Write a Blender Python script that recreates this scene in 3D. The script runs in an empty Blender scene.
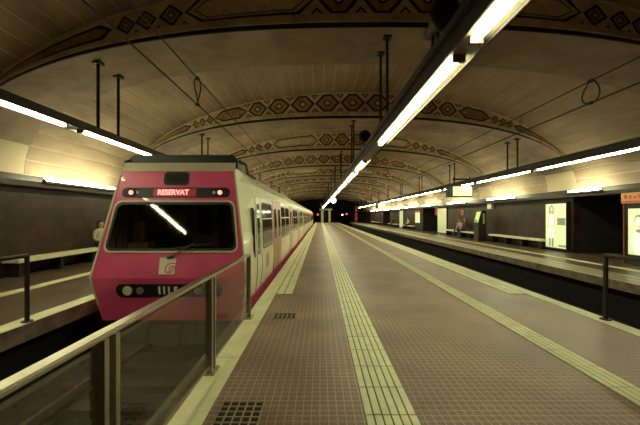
import bpy, bmesh, math, random
from mathutils import Vector, Matrix
random.seed(7)
R = math.radians
sc = bpy.context.scene
C = sc.collection

# ------------------------------------------------------------------ camera, world, exposure
cam_d = bpy.data.cameras.new('camera'); cam = bpy.data.objects.new('camera', cam_d); C.objects.link(cam)
cam.location = (0, 0, 1.6); cam.rotation_euler = (R(90), 0, 0)
cam_d.sensor_width = 36; cam_d.lens = 18; cam_d.shift_y = 3.5/640; cam_d.clip_end = 300; cam_d.clip_start = 0.05
sc.camera = cam
w = bpy.data.worlds.new('station_dark'); sc.world = w; w.use_nodes = True
w.node_tree.nodes['Background'].inputs[0].default_value = (0.010, 0.006, 0.005, 1)
w.node_tree.nodes['Background'].inputs[1].default_value = 0.5
sc.view_settings.view_transform = 'Standard'; sc.view_settings.look = 'None'
sc.view_settings.exposure = 0.5; sc.view_settings.gamma = 1.0
sc.view_settings.use_curve_mapping = False
TUBE = 42.0          # strength of the fluorescent tubes
TUBE_COL = (0.95, 0.985, 0.58)

# ------------------------------------------------------------------ materials
MATS = {}
def mat(name, col, rough=0.6, metal=0.0, var=0.0, scale=6.0, bump=0.0, bscale=40.0, stretch=None, spec=0.5, emit=0.0, ecol=None, coat=0.0):
    if name in MATS: return MATS[name]
    m = bpy.data.materials.new(name); m.use_nodes = True
    nt = m.node_tree; b = nt.nodes['Principled BSDF']
    b.inputs['Roughness'].default_value = rough; b.inputs['Metallic'].default_value = metal
    b.inputs['Specular IOR Level'].default_value = spec
    b.inputs['Coat Weight'].default_value = coat
    b.inputs['Base Color'].default_value = (*col, 1)
    geo = nt.nodes.new('ShaderNodeNewGeometry')
    src = geo.outputs['Position']
    if stretch:
        mp = nt.nodes.new('ShaderNodeMapping'); mp.inputs['Scale'].default_value = stretch
        nt.links.new(src, mp.inputs['Vector']); src = mp.outputs['Vector']
    if var:
        n = nt.nodes.new('ShaderNodeTexNoise'); n.inputs['Scale'].default_value = scale; n.inputs['Detail'].default_value = 6
        n.inputs['Roughness'].default_value = 0.62
        nt.links.new(src, n.inputs['Vector'])
        r = nt.nodes.new('ShaderNodeValToRGB')
        r.color_ramp.elements[0].position = 0.32; r.color_ramp.elements[1].position = 0.68
        r.color_ramp.elements[0].color = (*[max(0, c*(1-var)) for c in col], 1)
        r.color_ramp.elements[1].color = (*[min(1, c*(1+var)) for c in col], 1)
        nt.links.new(n.outputs['Fac'], r.inputs['Fac']); nt.links.new(r.outputs['Color'], b.inputs['Base Color'])
    if bump:
        n2 = nt.nodes.new('ShaderNodeTexNoise'); n2.inputs['Scale'].default_value = bscale; n2.inputs['Detail'].default_value = 4
        nt.links.new(src, n2.inputs['Vector'])
        bp = nt.nodes.new('ShaderNodeBump'); bp.inputs['Strength'].default_value = bump; bp.inputs['Distance'].default_value = 0.02
        nt.links.new(n2.outputs['Fac'], bp.inputs['Height']); nt.links.new(bp.outputs['Normal'], b.inputs['Normal'])
    if emit:
        b.inputs['Emission Color'].default_value = (*(ecol or col), 1); b.inputs['Emission Strength'].default_value = emit
    MATS[name] = m
    return m

def paving_mat(name, sq, grout, pitch, rough, gap=0.13):
    """small square studs with paler joints, brown, stained"""
    m = bpy.data.materials.new(name); m.use_nodes = True; nt = m.node_tree; b = nt.nodes['Principled BSDF']
    geo = nt.nodes.new('ShaderNodeNewGeometry'); sep = nt.nodes.new('ShaderNodeSeparateXYZ')
    nt.links.new(geo.outputs['Position'], sep.inputs[0])
    def math_(op, a, bb=None):
        n = nt.nodes.new('ShaderNodeMath'); n.operation = op
        for i, v in enumerate((a, bb)):
            if v is None: continue
            if isinstance(v, (int, float)): n.inputs[i].default_value = v
            else: nt.links.new(v, n.inputs[i])
        return n.outputs[0]
    masks = []
    for ax in (0, 1):
        f = math_('FRACT', math_('DIVIDE', math_('ADD', sep.outputs[ax], 100.0), pitch))
        d = math_('ABSOLUTE', math_('SUBTRACT', f, 0.5))
        masks.append(math_('GREATER_THAN', d, 0.5-gap/2))
    g = math_('MAXIMUM', masks[0], masks[1])
    n = nt.nodes.new('ShaderNodeTexNoise'); n.inputs['Scale'].default_value = 55; n.inputs['Detail'].default_value = 5
    nt.links.new(geo.outputs['Position'], n.inputs['Vector'])
    n2 = nt.nodes.new('ShaderNodeTexNoise'); n2.inputs['Scale'].default_value = 0.9; n2.inputs['Detail'].default_value = 5
    nt.links.new(geo.outputs['Position'], n2.inputs['Vector'])
    def ramp(fac, lo, hi, c0, c1):
        r = nt.nodes.new('ShaderNodeValToRGB'); nt.links.new(fac, r.inputs['Fac'])
        r.color_ramp.elements[0].position = lo; r.color_ramp.elements[1].position = hi
        r.color_ramp.elements[0].color = (*c0, 1); r.color_ramp.elements[1].color = (*c1, 1); return r.outputs['Color']
    def mix(fac, a, bb, kind='MIX'):
        x = nt.nodes.new('ShaderNodeMix'); x.data_type = 'RGBA'; x.blend_type = kind
        if isinstance(fac, (int, float)): x.inputs['Factor'].default_value = fac
        else: nt.links.new(fac, x.inputs['Factor'])
        for i, v in ((6, a), (7, bb)):
            if isinstance(v, tuple): x.inputs[i].default_value = (*v, 1)
            else: nt.links.new(v, x.inputs[i])
        return x.outputs[2]
    c1 = ramp(n.outputs['Fac'], .3, .7, tuple(c*.6 for c in sq), tuple(c*1.35 for c in sq))
    c2 = mix(g, c1, grout)
    st = ramp(n2.outputs['Fac'], .35, .62, (.62, .58, .56), (1.06, 1.05, 1.0))
    col = mix(1.0, c2, st, 'MULTIPLY')
    nt.links.new(col, b.inputs['Base Color'])
    h = math_('SUBTRACT', 1.0, g)
    h2 = math_('ADD', h, math_('MULTIPLY', n.outputs['Fac'], 0.5))
    bp = nt.nodes.new('ShaderNodeBump'); bp.inputs['Strength'].default_value = 0.35; bp.inputs['Distance'].default_value = 0.004
    nt.links.new(h2, bp.inputs['Height']); nt.links.new(bp.outputs['Normal'], b.inputs['Normal'])
    rr = nt.nodes.new('ShaderNodeMapRange'); rr.inputs[3].default_value = rough-.1; rr.inputs[4].default_value = rough+.12
    nt.links.new(n2.outputs['Fac'], rr.inputs[0]); nt.links.new(rr.outputs[0], b.inputs['Roughness'])
    b.inputs['Specular IOR Level'].default_value = 0.4
    MATS[name] = m; return m

def wall_mat(name, col, rough):
    m = mat(name, col, rough, var=.55, scale=1.6, spec=.35)
    nt = m.node_tree; b = nt.nodes['Principled BSDF']
    geo = [n for n in nt.nodes if n.type == 'NEW_GEOMETRY'][0]
    mp = nt.nodes.new('ShaderNodeMapping'); mp.inputs['Rotation'].default_value = (R(90), 0, R(90))
    sep = nt.nodes.new('ShaderNodeSeparateXYZ'); cmb = nt.nodes.new('ShaderNodeCombineXYZ')
    nt.links.new(geo.outputs['Position'], sep.inputs[0]); nt.links.new(sep.outputs[1], cmb.inputs[0]); nt.links.new(sep.outputs[2], cmb.inputs[1])
    br = nt.nodes.new('ShaderNodeTexBrick'); br.inputs['Scale'].default_value = 1.0
    br.inputs['Brick Width'].default_value = .3; br.inputs['Row Height'].default_value = .3; br.inputs['Mortar Size'].default_value = .008; br.offset = 0
    br.inputs['Color1'].default_value = (1, 1, 1, 1); br.inputs['Color2'].default_value = (.72, .7, .7, 1); br.inputs['Mortar'].default_value = (.45, .42, .4, 1)
    nt.links.new(cmb.outputs[0], br.inputs['Vector'])
    old = b.inputs['Base Color'].links[0].from_socket
    x = nt.nodes.new('ShaderNodeMix'); x.data_type = 'RGBA'; x.blend_type = 'MULTIPLY'; x.inputs['Factor'].default_value = 1
    nt.links.new(old, x.inputs[6]); nt.links.new(br.outputs['Color'], x.inputs[7]); nt.links.new(x.outputs[2], b.inputs['Base Color'])
    return m

def glass_mat(name, tint, transp, rough=.03, refl=.9):
    m = bpy.data.materials.new(name); m.use_nodes = True; nt = m.node_tree
    out = nt.nodes['Material Output']; nt.nodes.remove(nt.nodes['Principled BSDF'])
    t = nt.nodes.new('ShaderNodeBsdfTransparent'); t.inputs[0].default_value = (*tint, 1)
    g = nt.nodes.new('ShaderNodeBsdfGlossy'); g.inputs['Roughness'].default_value = rough; g.inputs[0].default_value = (.9, .9, .9, 1)
    f = nt.nodes.new('ShaderNodeFresnel'); f.inputs[0].default_value = 1.5
    mx = nt.nodes.new('ShaderNodeMath'); mx.operation = 'MULTIPLY_ADD'; mx.inputs[1].default_value = refl; mx.inputs[2].default_value = 1-transp
    mx.use_clamp = True
    nt.links.new(f.outputs[0], mx.inputs[0])
    s = nt.nodes.new('ShaderNodeMixShader'); nt.links.new(mx.outputs[0], s.inputs[0]); nt.links.new(t.outputs[0], s.inputs[1]); nt.links.new(g.outputs[0], s.inputs[2])
    nt.links.new(s.outputs[0], out.inputs[0]); MATS[name] = m; return m

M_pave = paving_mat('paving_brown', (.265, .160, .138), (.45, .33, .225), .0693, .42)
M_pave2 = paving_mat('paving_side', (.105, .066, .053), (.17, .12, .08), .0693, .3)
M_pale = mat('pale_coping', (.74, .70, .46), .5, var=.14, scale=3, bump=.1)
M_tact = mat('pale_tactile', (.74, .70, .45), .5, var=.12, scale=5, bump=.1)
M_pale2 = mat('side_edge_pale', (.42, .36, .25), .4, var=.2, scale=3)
M_joint = mat('dark_joint', (.16, .10, .07), .8)
M_conc = mat('dirty_concrete', (.26, .19, .14), .8, var=.4, scale=4, bump=.3)
M_black = mat('flat_black', (.012, .009, .008), .9)  # one even near-black tone
M_ballast = mat('ballast', (.03, .022, .018), .9, var=.6, scale=14, bump=.8, bscale=25)
M_stone = mat('ballast_stone', (.045, .034, .028), .85, var=.5, scale=20)
M_rail = mat('rail_steel', (.22, .17, .14), .35, metal=.9, var=.3, scale=8)
M_sleeper = mat('sleeper_concrete', (.045, .033, .028), .85, var=.4, scale=8)
M_wall = wall_mat('wall_tile_brown', (.042, .020, .014), .5)
M_wallend = mat('end_wall_dark', (.02, .014, .012), .9, var=.4, scale=1)  # near-black tone for the end wall and passage linings
M_board = mat('vault_board', (.36, .252, .180), .75, var=.3, scale=1.1, stretch=(1, .35, 1), bump=.12, bscale=12)
M_boardjoint = mat('vault_joint', (.58, .46, .32), .8)
M_plaster = mat('rib_plaster', (.32, .225, .17), .8, var=.28, scale=1.3, bump=.15, bscale=10)
M_mould = mat('rib_moulding', (.60, .48, .31), .75, var=.3, scale=2.5)
M_ribface = mat('rib_face', (.66, .52, .33), .8, var=.3, scale=2.2)
M_paintdark = mat('paint_maroon', (.018, .008, .006), .8, var=.4, scale=9)
M_paintochre = mat('paint_ochre', (.40, .255, .125), .8, var=.35, scale=5)
M_paintpale = mat('paint_pale', (.72, .60, .38), .8, var=.25, scale=5)
M_darkmetal = mat('dark_metal', (.035, .024, .02), .5, metal=.4, var=.3, scale=9)
M_housing = mat('lamp_housing', (.10, .068, .05), .5, metal=.2, var=.3, scale=5)
M_white = mat('lamp_tray', (.20, .165, .115), .5)
M_tube = mat('fluorescent_tube', (1, 1, .9), .4, emit=TUBE, ecol=TUBE_COL)
M_tube2 = mat('ledge_tube', (1, 1, .9), .4, emit=TUBE*1.0, ecol=TUBE_COL)
M_pink = mat('train_magenta', (.80, .09, .22), .36, var=.10, scale=2, coat=.3)
M_body = mat('train_cream', (.62, .57, .40), .38, var=.10, scale=1.5, coat=.25)
M_roofband = mat('train_band', (.55, .44, .32), .5, var=.15, scale=2)
M_roof = mat('train_roof', (.48, .43, .30), .55, var=.15, scale=2)
M_rubber = mat('black_rubber', (.012, .009, .009), .5)
M_trimpale = mat('pale_trim', (.68, .58, .38), .4)
M_screen = glass_mat('cab_glass', (.70, .62, .55), .97)
M_sideglass = mat('side_glass', (.055, .038, .03), .08, spec=.7)
M_door = mat('door_salmon', (.46, .20, .14), .4, var=.1, scale=3)
M_interior = mat('cab_interior', (.24, .18, .14), .7, var=.4, scale=3)
M_interior2 = mat('cab_panel', (.75, .62, .45), .6, var=.3, scale=3)
M_glass = glass_mat('rail_glass', (.88, .86, .80), .995, refl=.22)
M_steel = mat('brushed_steel', (.42, .36, .28), .36, metal=.85, var=.15, scale=20, stretch=(1, 6, 1))
M_led = mat('led_red', (1, .25, .25), .5, emit=2.0, ecol=(1, .22, .19))
M_lampred = mat('lamp_red', (1, .2, .15), .5, emit=1.7, ecol=(1, .27, .2))
M_ledback = mat('led_glow_panel', (.06, .006, .010), .4, emit=.12, ecol=(1, .02, .05))
M_wire = mat('wire_dark', (.02, .015, .012), .6)
M_bench = mat('bench_pale', (.78, .71, .50), .5, var=.12, scale=4)
M_poster = mat('lit_poster', (.75, .85, .55), .5, emit=.34, ecol=(.80, .92, .52), var=.1)
M_postergrey = mat('poster_ink_grey', (.35, .36, .26), .6, emit=.2, ecol=(.42, .46, .28))
M_posterdark = mat('poster_ink_dark', (.12, .11, .09), .6, emit=.12, ecol=(.3, .28, .2))
M_posterpale = mat('poster_ink_pale', (.9, .92, .7), .6, emit=.6, ecol=(.95, .96, .66))
M_posterskin = mat('poster_ink_skin', (.6, .5, .36), .6, emit=.36, ecol=(.78, .66, .42))
M_orange = mat('booth_orange', (.42, .24, .07), .5, emit=.03, ecol=(1, .5, .15))
M_red = mat('sign_red', (.45, .03, .035), .5, emit=.06, ecol=(1, .05, .04))
M_panelpale = mat('pale_panel', (.66, .62, .45), .5, emit=.0, var=.06)
M_tvscreen = mat('monitor_screen', (.8, .9, .5), .4, emit=.5, ecol=(.82, .95, .5))
M_tvink = mat('monitor_ink', (.4, .38, .15), .4, emit=.35, ecol=(.65, .6, .2))
M_clock = mat('clock_face', (1, 1, .9), .5, emit=4, ecol=(1, 1, .82))
M_signalred = mat('signal_red', (1, .05, .05), .5, emit=4, ecol=(1, .06, .04))
M_signalwhite = mat('signal_white', (1, .9, .7), .5, emit=6, ecol=(1, .85, .55))
M_skin = mat('skin', (.50, .29, .20), .6)
M_hair = mat('dark_hair', (.018, .011, .009), .6)
M_hairbrown = mat('brown_hair', (.09, .05, .03), .6)
M_clothpink = mat('cloth_pale_pink', (.52, .33, .27), .8)
M_clothwine = mat('cloth_wine', (.13, .025, .035), .8)
M_clothcream = mat('cloth_cream', (.55, .48, .34), .8)
M_clothdark = mat('cloth_dark', (.025, .02, .02), .8)
M_denim = mat('cloth_denim', (.04, .045, .075), .8)
M_shoe = mat('shoe_tan', (.25, .14, .07), .6)

# ------------------------------------------------------------------ mesh helpers
class MB:
    def __init__(s): s.v = []; s.f = []
    def add(s, vs, fs):
        o = len(s.v); s.v += [tuple(p) for p in vs]; s.f += [tuple(o+i for i in f) for f in fs]; return s
    def box(s, x0, x1, y0, y1, z0, z1):
        v = [(x, y, z) for z in (z0, z1) for y in (y0, y1) for x in (x0, x1)]
        return s.add(v, [(0, 2, 3, 1), (4, 5, 7, 6), (0, 1, 5, 4), (2, 6, 7, 3), (0, 4, 6, 2), (1, 3, 7, 5)])
    def tube(s, pts, r, n=8, caps=True):
        pts = [Vector(p) for p in pts]; rings = []
        rr = r if isinstance(r, (list, tuple)) else [r]*len(pts)
        for i, p in enumerate(pts):
            d = (pts[min(i+1, len(pts)-1)] - pts[max(i-1, 0)]).normalized()
            up = Vector((0, 0, 1)) if abs(d.z) < .95 else Vector((1, 0, 0))
            a = d.cross(up).normalized(); b = d.cross(a).normalized()
            rings.append([p + a*math.cos(2*math.pi*k/n)*rr[i] + b*math.sin(2*math.pi*k/n)*rr[i] for k in range(n)])
        vs = [q for rg in rings for q in rg]; fs = []
        for i in range(len(pts)-1):
            for k in range(n):
                fs.append((i*n+k, i*n+(k+1) % n, (i+1)*n+(k+1) % n, (i+1)*n+k))
        if caps: fs.append(tuple(reversed(range(n)))); fs.append(tuple((len(pts)-1)*n+k for k in range(n)))
        return s.add(vs, fs)
    def prism(s, poly, d):
        """poly: list of 3D points (one flat-ish outline), d: extrusion vector"""
        n = len(poly); d = Vector(d); p0 = [Vector(p) for p in poly]; p1 = [p+d for p in p0]
        return s.add(p0+p1, [tuple(range(n)), tuple(reversed(range(n, 2*n)))] + [(i, n+i, n+(i+1) % n, (i+1) % n) for i in range(n)])
    def ring(s, outer, inner):
        n = len(outer)
        return s.add(list(outer)+list(inner), [(i, (i+1) % n, n+(i+1) % n, n+i) for i in range(n)])
    def ringprism(s, outer, inner, d):
        n = len(outer); d = Vector(d)
        o = [Vector(p) for p in outer]; i_ = [Vector(p) for p in inner]
        vs = o + i_ + [p+d for p in o] + [p+d for p in i_]
        fs = []
        for i in range(n):
            j = (i+1) % n
            fs += [(i, j, n+j, n+i), (2*n+i, 3*n+i, 3*n+j, 2*n+j), (i, 2*n+i, 2*n+j, j), (n+i, n+j, 3*n+j, 3*n+i)]
        return s.add(vs, fs)
    def build(s, name, m, parent=None, smooth=False):
        me = bpy.data.meshes.new(name); me.from_pydata(s.v, [], s.f); me.update()
        bm = bmesh.new(); bm.from_mesh(me); bmesh.ops.recalc_face_normals(bm, faces=bm.faces); bm.to_mesh(me); bm.free()
        if smooth:
            for p in me.polygons: p.use_smooth = True
        me.materials.append(m)
        o = bpy.data.objects.new(name, me); C.objects.link(o)
        if parent: o.parent = parent
        return o
def link(name, me, parent=None, loc=None):
    o = bpy.data.objects.new(name, me); C.objects.link(o)
    if parent: o.parent = parent
    if loc: o.location = loc
    return o
def tag(o, label=None, cat=None, group=None, kind=None):
    if label: o['label'] = label
    if cat: o['category'] = cat
    if group: o['group'] = group
    if kind: o['kind'] = kind
    return o
def thing(name, label, cat, loc=(0, 0, 0), rz=0, group=None):
    o = bpy.data.objects.new(name, None); C.objects.link(o); o.location = loc; o.rotation_euler.z = rz
    o.empty_display_size = .2
    return tag(o, label, cat, group)
def struct(o): o['kind'] = 'structure'; return o
def bevel(o, wd, seg=2):
    bm = bmesh.new(); bm.from_mesh(o.data)
    bmesh.ops.bevel(bm, geom=[e for e in bm.edges if e.calc_face_angle(0) > .5], offset=wd, segments=seg, affect='EDGES', clamp_overlap=True)
    bm.to_mesh(o.data); bm.free(); return o
def rrect(x0, x1, z0, z1, r, n=5):
    pts = []
    for cx, cz, a0 in ((x1-r, z1-r, 0), (x0+r, z1-r, 90), (x0+r, z0+r, 180), (x1-r, z0+r, 270)):
        for k in range(n+1):
            a = R(a0 + 90*k/n); pts.append((cx+r*math.cos(a), cz+r*math.sin(a)))
    return pts
def text_mesh(name, body, size, m, parent, matrix, extrude=.002, bold=0, sx=1.0):
    cu = bpy.data.curves.new(name, 'FONT'); cu.body = body; cu.size = size; cu.align_x = 'CENTER'; cu.align_y = 'CENTER'
    cu.extrude = extrude; cu.offset = bold
    t = bpy.data.objects.new(name, cu); C.objects.link(t)
    dg = bpy.context.evaluated_depsgraph_get(); me = bpy.data.meshes.new_from_object(t.evaluated_get(dg))
    bpy.data.objects.remove(t)
    me.transform(matrix @ Matrix.Diagonal((sx, 1, 1, 1))); me.materials.clear(); me.materials.append(m)
    return link(name, me, parent)

# ------------------------------------------------------------------ dimensions
Y0, Y1 = -4.0, 81.0
PL, PR = -1.17, 4.48            # centre platform edges
LE, RE = -4.34, 7.35            # side platform edges
WL, WR = -8.2, 11.0             # walls
ZS, CX, HA = 2.75, 1.4, 9.6     # springing of the vault, its centre, its half width
BED = -1.1
RIBS = [7.1+6.6*k for k in range(-1, 12)]
RW = 1.75
def curve(phi, b, n, a=HA):
    c, s = math.cos(phi), math.sin(phi)
    return (CX + a*math.copysign(abs(c)**(2/n), c), ZS + b*abs(s)**(2/n))
def lowc(phi): return curve(phi, 3.05, 2.4)
def upc(phi): return curve(phi, 4.15, 2.05)

# ------------------------------------------------------------------ floors
fl = MB().box(PL, PR, Y0, 78, -.2, 0).build('floor', M_pave); struct(fl)
MB().box(PL+.35, PR-.35, Y0, 78, BED, -.2).build('platform_base', M_black, fl)
MB().box(PL-.003, PL, Y0, 78, -.195, -.002).build('edge_face', M_conc, fl)
MB().box(PR, PR+.003, Y0, 78, -.195, -.002).build('edge_face', M_conc, fl)
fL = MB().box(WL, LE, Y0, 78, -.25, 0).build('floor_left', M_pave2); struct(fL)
MB().box(WL, LE-.4, Y0, 78, BED, -.25).build('platform_base', M_black, fL)
MB().box(LE, LE+.004, Y0, 78, -.25, -.002).build('edge_face', M_conc, fL)
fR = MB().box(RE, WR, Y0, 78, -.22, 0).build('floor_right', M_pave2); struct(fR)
MB().box(RE+.4, WR, Y0, 78, BED, -.22).build('platform_base', M_black, fR)
MB().box(RE-.004, RE, Y0, 78, -.22, -.002).build('edge_face', M_conc, fR)
bedL = struct(MB().box(LE-.4, PL+.35, Y0, 100, BED-.2, BED).build('floor_track_left', M_ballast))
bedR = struct(MB().box(PR-.35, RE+.4, Y0, 100, BED-.2, BED).build('floor_track_right', M_ballast))

def slabs(parent, name, x0, x1, ya, yb, ln, m, far=30, z=.006, gap=.006, far_name=None):
    me = None; y = ya; rest = MB()
    while y < yb-.05:
        e = min(y+ln, yb)
        if y < far and e-y > ln-.01:
            if me is None:
                o = MB().box(x0, x1, gap/2, ln-gap/2, -.02, z).build(name, m, parent); me = o.data; o.location.y = y
            else: link(name, me, parent, (0, y, 0))
        else: rest.box(x0, x1, y+gap/2, e-gap/2, -.02, z)
        y = e
    if rest.v:
        r = rest.build(far_name or name, m, parent); r['kind'] = 'stuff'
# centre platform coping + wide pale edge strips beyond the railings
slabs(fl, 'coping_slab', PL+.002, PL+.265, -1.2, 78, 1.2, M_pale, 26)
slabs(fl, 'coping_slab', PR-.25, PR-.002, -1.2, 78, 1.2, M_pale, 26)
for a, b in ((PL+.285, PL+.42), (PL+.44, PL+.60)): slabs(fl, 'edge_strip', a, b, 6.55, 78, 1.2, M_pale, 26)
for a, b in ((PR-.41, PR-.27), (PR-.61, PR-.43)): slabs(fl, 'edge_strip', a, b, 6.55, 78, 1.2, M_pale, 26)
MB().box(PL+.262, PL+.605, 6.53, 78, -.01, .0025).build('joint_bed', M_joint, fl)
MB().box(PR-.615, PR-.247, 6.53, 78, -.01, .0025).build('joint_bed', M_joint, fl)
MB().box(PL+.002, PL+.27, Y0, 78, -.01, .002).build('joint_bed', M_joint, fl)
MB().box(PR-.255, PR-.002, Y0, 78, -.01, .002).build('joint_bed', M_joint, fl)
# tactile guide strips: tiles with raised bars
def tactile(parent, xa, nb, ya, yb, far, ln=.416, pitch=.0693, shift=0.0):
    wd = nb*pitch
    MB().box(xa, xa+wd, ya, yb, -.01, .0025).build('joint_bed', M_joint, parent)
    def tile(mb, y):
        for k in range(nb):
            mb.box(xa+k*pitch+.007, xa+(k+1)*pitch-.007, y+.006, y+ln-.006, -.005, .009)
    y = ya+shift; me = None; rest = MB()
    while y < yb:
        if y < far:
            if me is None:
                t = MB(); tile(t, 0); o = t.build('tactile_tile', M_tact, parent); me = o.data; o.location.y = y
            else: link('tactile_tile', me, parent, (0, y, 0))
        else: tile(rest, y)
        y += ln
    rest.build('tactile_tile_run', M_tact, parent)['kind'] = 'stuff'
tactile(fl, .36, 6, -.35, 76, 22)
tactile(fl, 2.68, 4, -.35, 76, 22)
# side platforms: coping, pale band, guide strip
slabs(fL, 'coping_slab', LE-.30, LE-.002, -1.2, 78, 1.2, M_pale, 14)
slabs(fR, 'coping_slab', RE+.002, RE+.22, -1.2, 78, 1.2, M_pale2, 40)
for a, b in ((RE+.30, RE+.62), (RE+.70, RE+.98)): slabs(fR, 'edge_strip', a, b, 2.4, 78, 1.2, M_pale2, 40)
MB().box(LE-1.95-.3, LE-1.95, Y0, 78, -.01, .006).build('guide_strip', M_tact, fL)
MB().box(RE+1.75, RE+2.0, Y0, 78, -.01, .006).build('guide_strip', M_tact, fR)

# ------------------------------------------------------------------ walls
# right wall with passage openings
OPEN = [(11.35, 13.9), (29.9, 34.2), (50.3, 55.9), (70, 75)]
mb = MB(); y = Y0
for a, b in OPEN:
    mb.box(WR, WR+.3, y, a, 0, ZS+.1); mb.box(WR, WR+.3, a, b, 2.42, ZS+.1); y = b
mb.box(WR, WR+.3, y, Y1, 0, ZS+.1)
wr = struct(mb.build('wall_right', M_wall))
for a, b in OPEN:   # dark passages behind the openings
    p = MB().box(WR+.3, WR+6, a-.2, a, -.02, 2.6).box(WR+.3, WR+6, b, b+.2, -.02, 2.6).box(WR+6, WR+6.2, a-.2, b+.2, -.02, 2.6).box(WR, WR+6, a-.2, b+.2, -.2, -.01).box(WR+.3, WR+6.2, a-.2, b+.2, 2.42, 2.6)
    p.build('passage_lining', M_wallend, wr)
wl = struct(MB().box(WL-.3, WL, Y0, Y1, 0, ZS+.1).build('wall_left', M_wall))
for nm, x0, x1, xf0, xf1 in (('trim_left', WL, WL+.36, WL+.36, WL+.40), ('trim_right', WR-.36, WR, WR-.40, WR-.36)):
    t = struct(MB().box(x0, x1, Y0, Y1, 2.44, 2.52).build(nm, M_housing))
    MB().box(xf0, xf1, Y0, Y1, 2.40, 2.54).build('lip', M_darkmetal, t)
struct(MB().box(WL, WL+.03, Y0, Y1, 0, .12).build('baseboard_left', M_black))
mb = MB(); y = Y0
for a, b in OPEN: mb.box(WR-.03, WR, y, a, 0, .12); y = b
mb.box(WR-.03, WR, y, Y1, 0, .12); struct(mb.build('baseboard_right', M_black))
# end wall with two tunnel mouths, tunnels beyond
mb = MB(); N = 40
xs = [WL, LE-.0, PL+.0, PR, RE, WR]
def archtop(x):
    u = min(1, abs((x-CX)/HA)); return ZS+4.2*max(0, (1-u**2))**.5
def wallpiece(xa, xb, zb):
    k = 10
    for i in range(k):
        a = xa+(xb-xa)*i/k; b = xa+(xb-xa)*(i+1)/k
        mb.prism([(a, Y1, zb), (b, Y1, zb), (b, Y1, archtop(b)+.1), (a, Y1, archtop(a)+.1)], (0, .4, 0))
wallpiece(WL, LE, -.3); wallpiece(LE, PL, 3.6); wallpiece(PL, PR, -.3); wallpiece(PR, RE, 3.6); wallpiece(RE, WR, -.3)
we = struct(mb.build('wall_end', M_wallend))
for a, b in ((LE, PL), (PR, RE)):
    MB().box(a-.3, a, Y1, 100, BED, 3.8).box(b, b+.3, Y1, 100, BED, 3.8).box(a, b, Y1+.4, 100, 3.6, 3.9).box(a, b, 100, 100.3, BED, 3.8).build('tunnel_lining', M_black, we)
MB().box(WL, LE, 78, Y1, -.4, 0).box(PL, PR, 78, Y1, -.4, 0).box(RE, WR, 78, Y1, -.4, 0).build('floor_end', M_black)['kind'] = 'structure'
mb = MB()
mb.box(WL-.3, WR+.3, Y0-.3, Y0, BED-.2, ZS)
K = 24; pts = [upc(math.pi*k/K) for k in range(K+1)]
mb.prism([(x, Y0, z-.02) for x, z in pts], (0, -.3, 0))
struct(mb.build('wall_behind_added', M_wall))  # unseen closing wall added for bounce and reflections; the station runs on there

# ------------------------------------------------------------------ vaulted ceiling
NB = 54; D = 1200
tab = [upc(math.pi*(1-k/D)) for k in range(D+1)]
cum = [0]
for k in range(D): cum.append(cum[-1]+math.dist(tab[k], tab[k+1]))
def at_len(s):
    lo, hi = 0, D
    while hi-lo > 1:
        m_ = (lo+hi)//2
        if cum[m_] <= s: lo = m_
        else: hi = m_
    f = (s-cum[lo])/max(1e-9, cum[hi]-cum[lo])
    return (tab[lo][0]+(tab[hi][0]-tab[lo][0])*f, tab[lo][1]+(tab[hi][1]-tab[lo][1])*f)
def inward(p, q, d):
    dx, dz = q[0]-p[0], q[1]-p[1]; l = math.hypot(dx, dz); return (dz/l*d, -dx/l*d)
mb = MB(); P = [at_len(cum[-1]*k/NB) for k in range(NB+1)]
ring0 = [(x, Y0, z) for x, z in P]; ring1 = [(x, Y1, z) for x, z in P]
top0 = [(CX+(x-CX)*1.03, Y0, z+.3) for x, z in P]; top1 = [(CX+(x-CX)*1.03, Y1, z+.3) for x, z in P]
n_ = NB+1
mb.add(ring0+ring1+top0+top1, [(i, i+1, n_+i+1, n_+i) for i in range(NB)] + [(2*n_+i, 3*n_+i, 3*n_+i+1, 2*n_+i+1) for i in range(NB)]
       + [(i, 2*n_+i, 2*n_+i+1, i+1) for i in range(NB)] + [(n_+i, n_+i+1, 3*n_+i+1, 3*n_+i) for i in range(NB)])
ceil = struct(mb.build('ceiling', M_boardjoint))
def board(mb, k, ya, yb):
    L = cum[-1]/NB; g = .015
    p = at_len(k*L+g); q = at_len((k+1)*L-g); d = inward(p, q, .010); d0 = inward(p, q, .002)
    a = [(p[0]+d0[0], ya, p[1]+d0[1]), (q[0]+d0[0], ya, q[1]+d0[1]), (q[0]+d[0], ya, q[1]+d[1]), (p[0]+d[0], ya, p[1]+d[1])]
    mb.prism(a, (0, yb-ya, 0))
far_b = MB()
for i in range(len(RIBS)):
    ya = RIBS[i]+RW+.005; yb = RIBS[i+1]-.005 if i+1 < len(RIBS) else Y1
    if yb - ya < .3: continue
    for k in range(NB):
        if i <= 4: m_ = MB(); board(m_, k, ya, yb); m_.build('ceiling_board', M_board, ceil)
        else: board(far_b, k, ya, yb)
for k in range(NB): board(far_b, k, Y0, RIBS[0]-.005)
far_b.build('ceiling_boarding', M_board, ceil)['kind'] = 'stuff'

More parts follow.
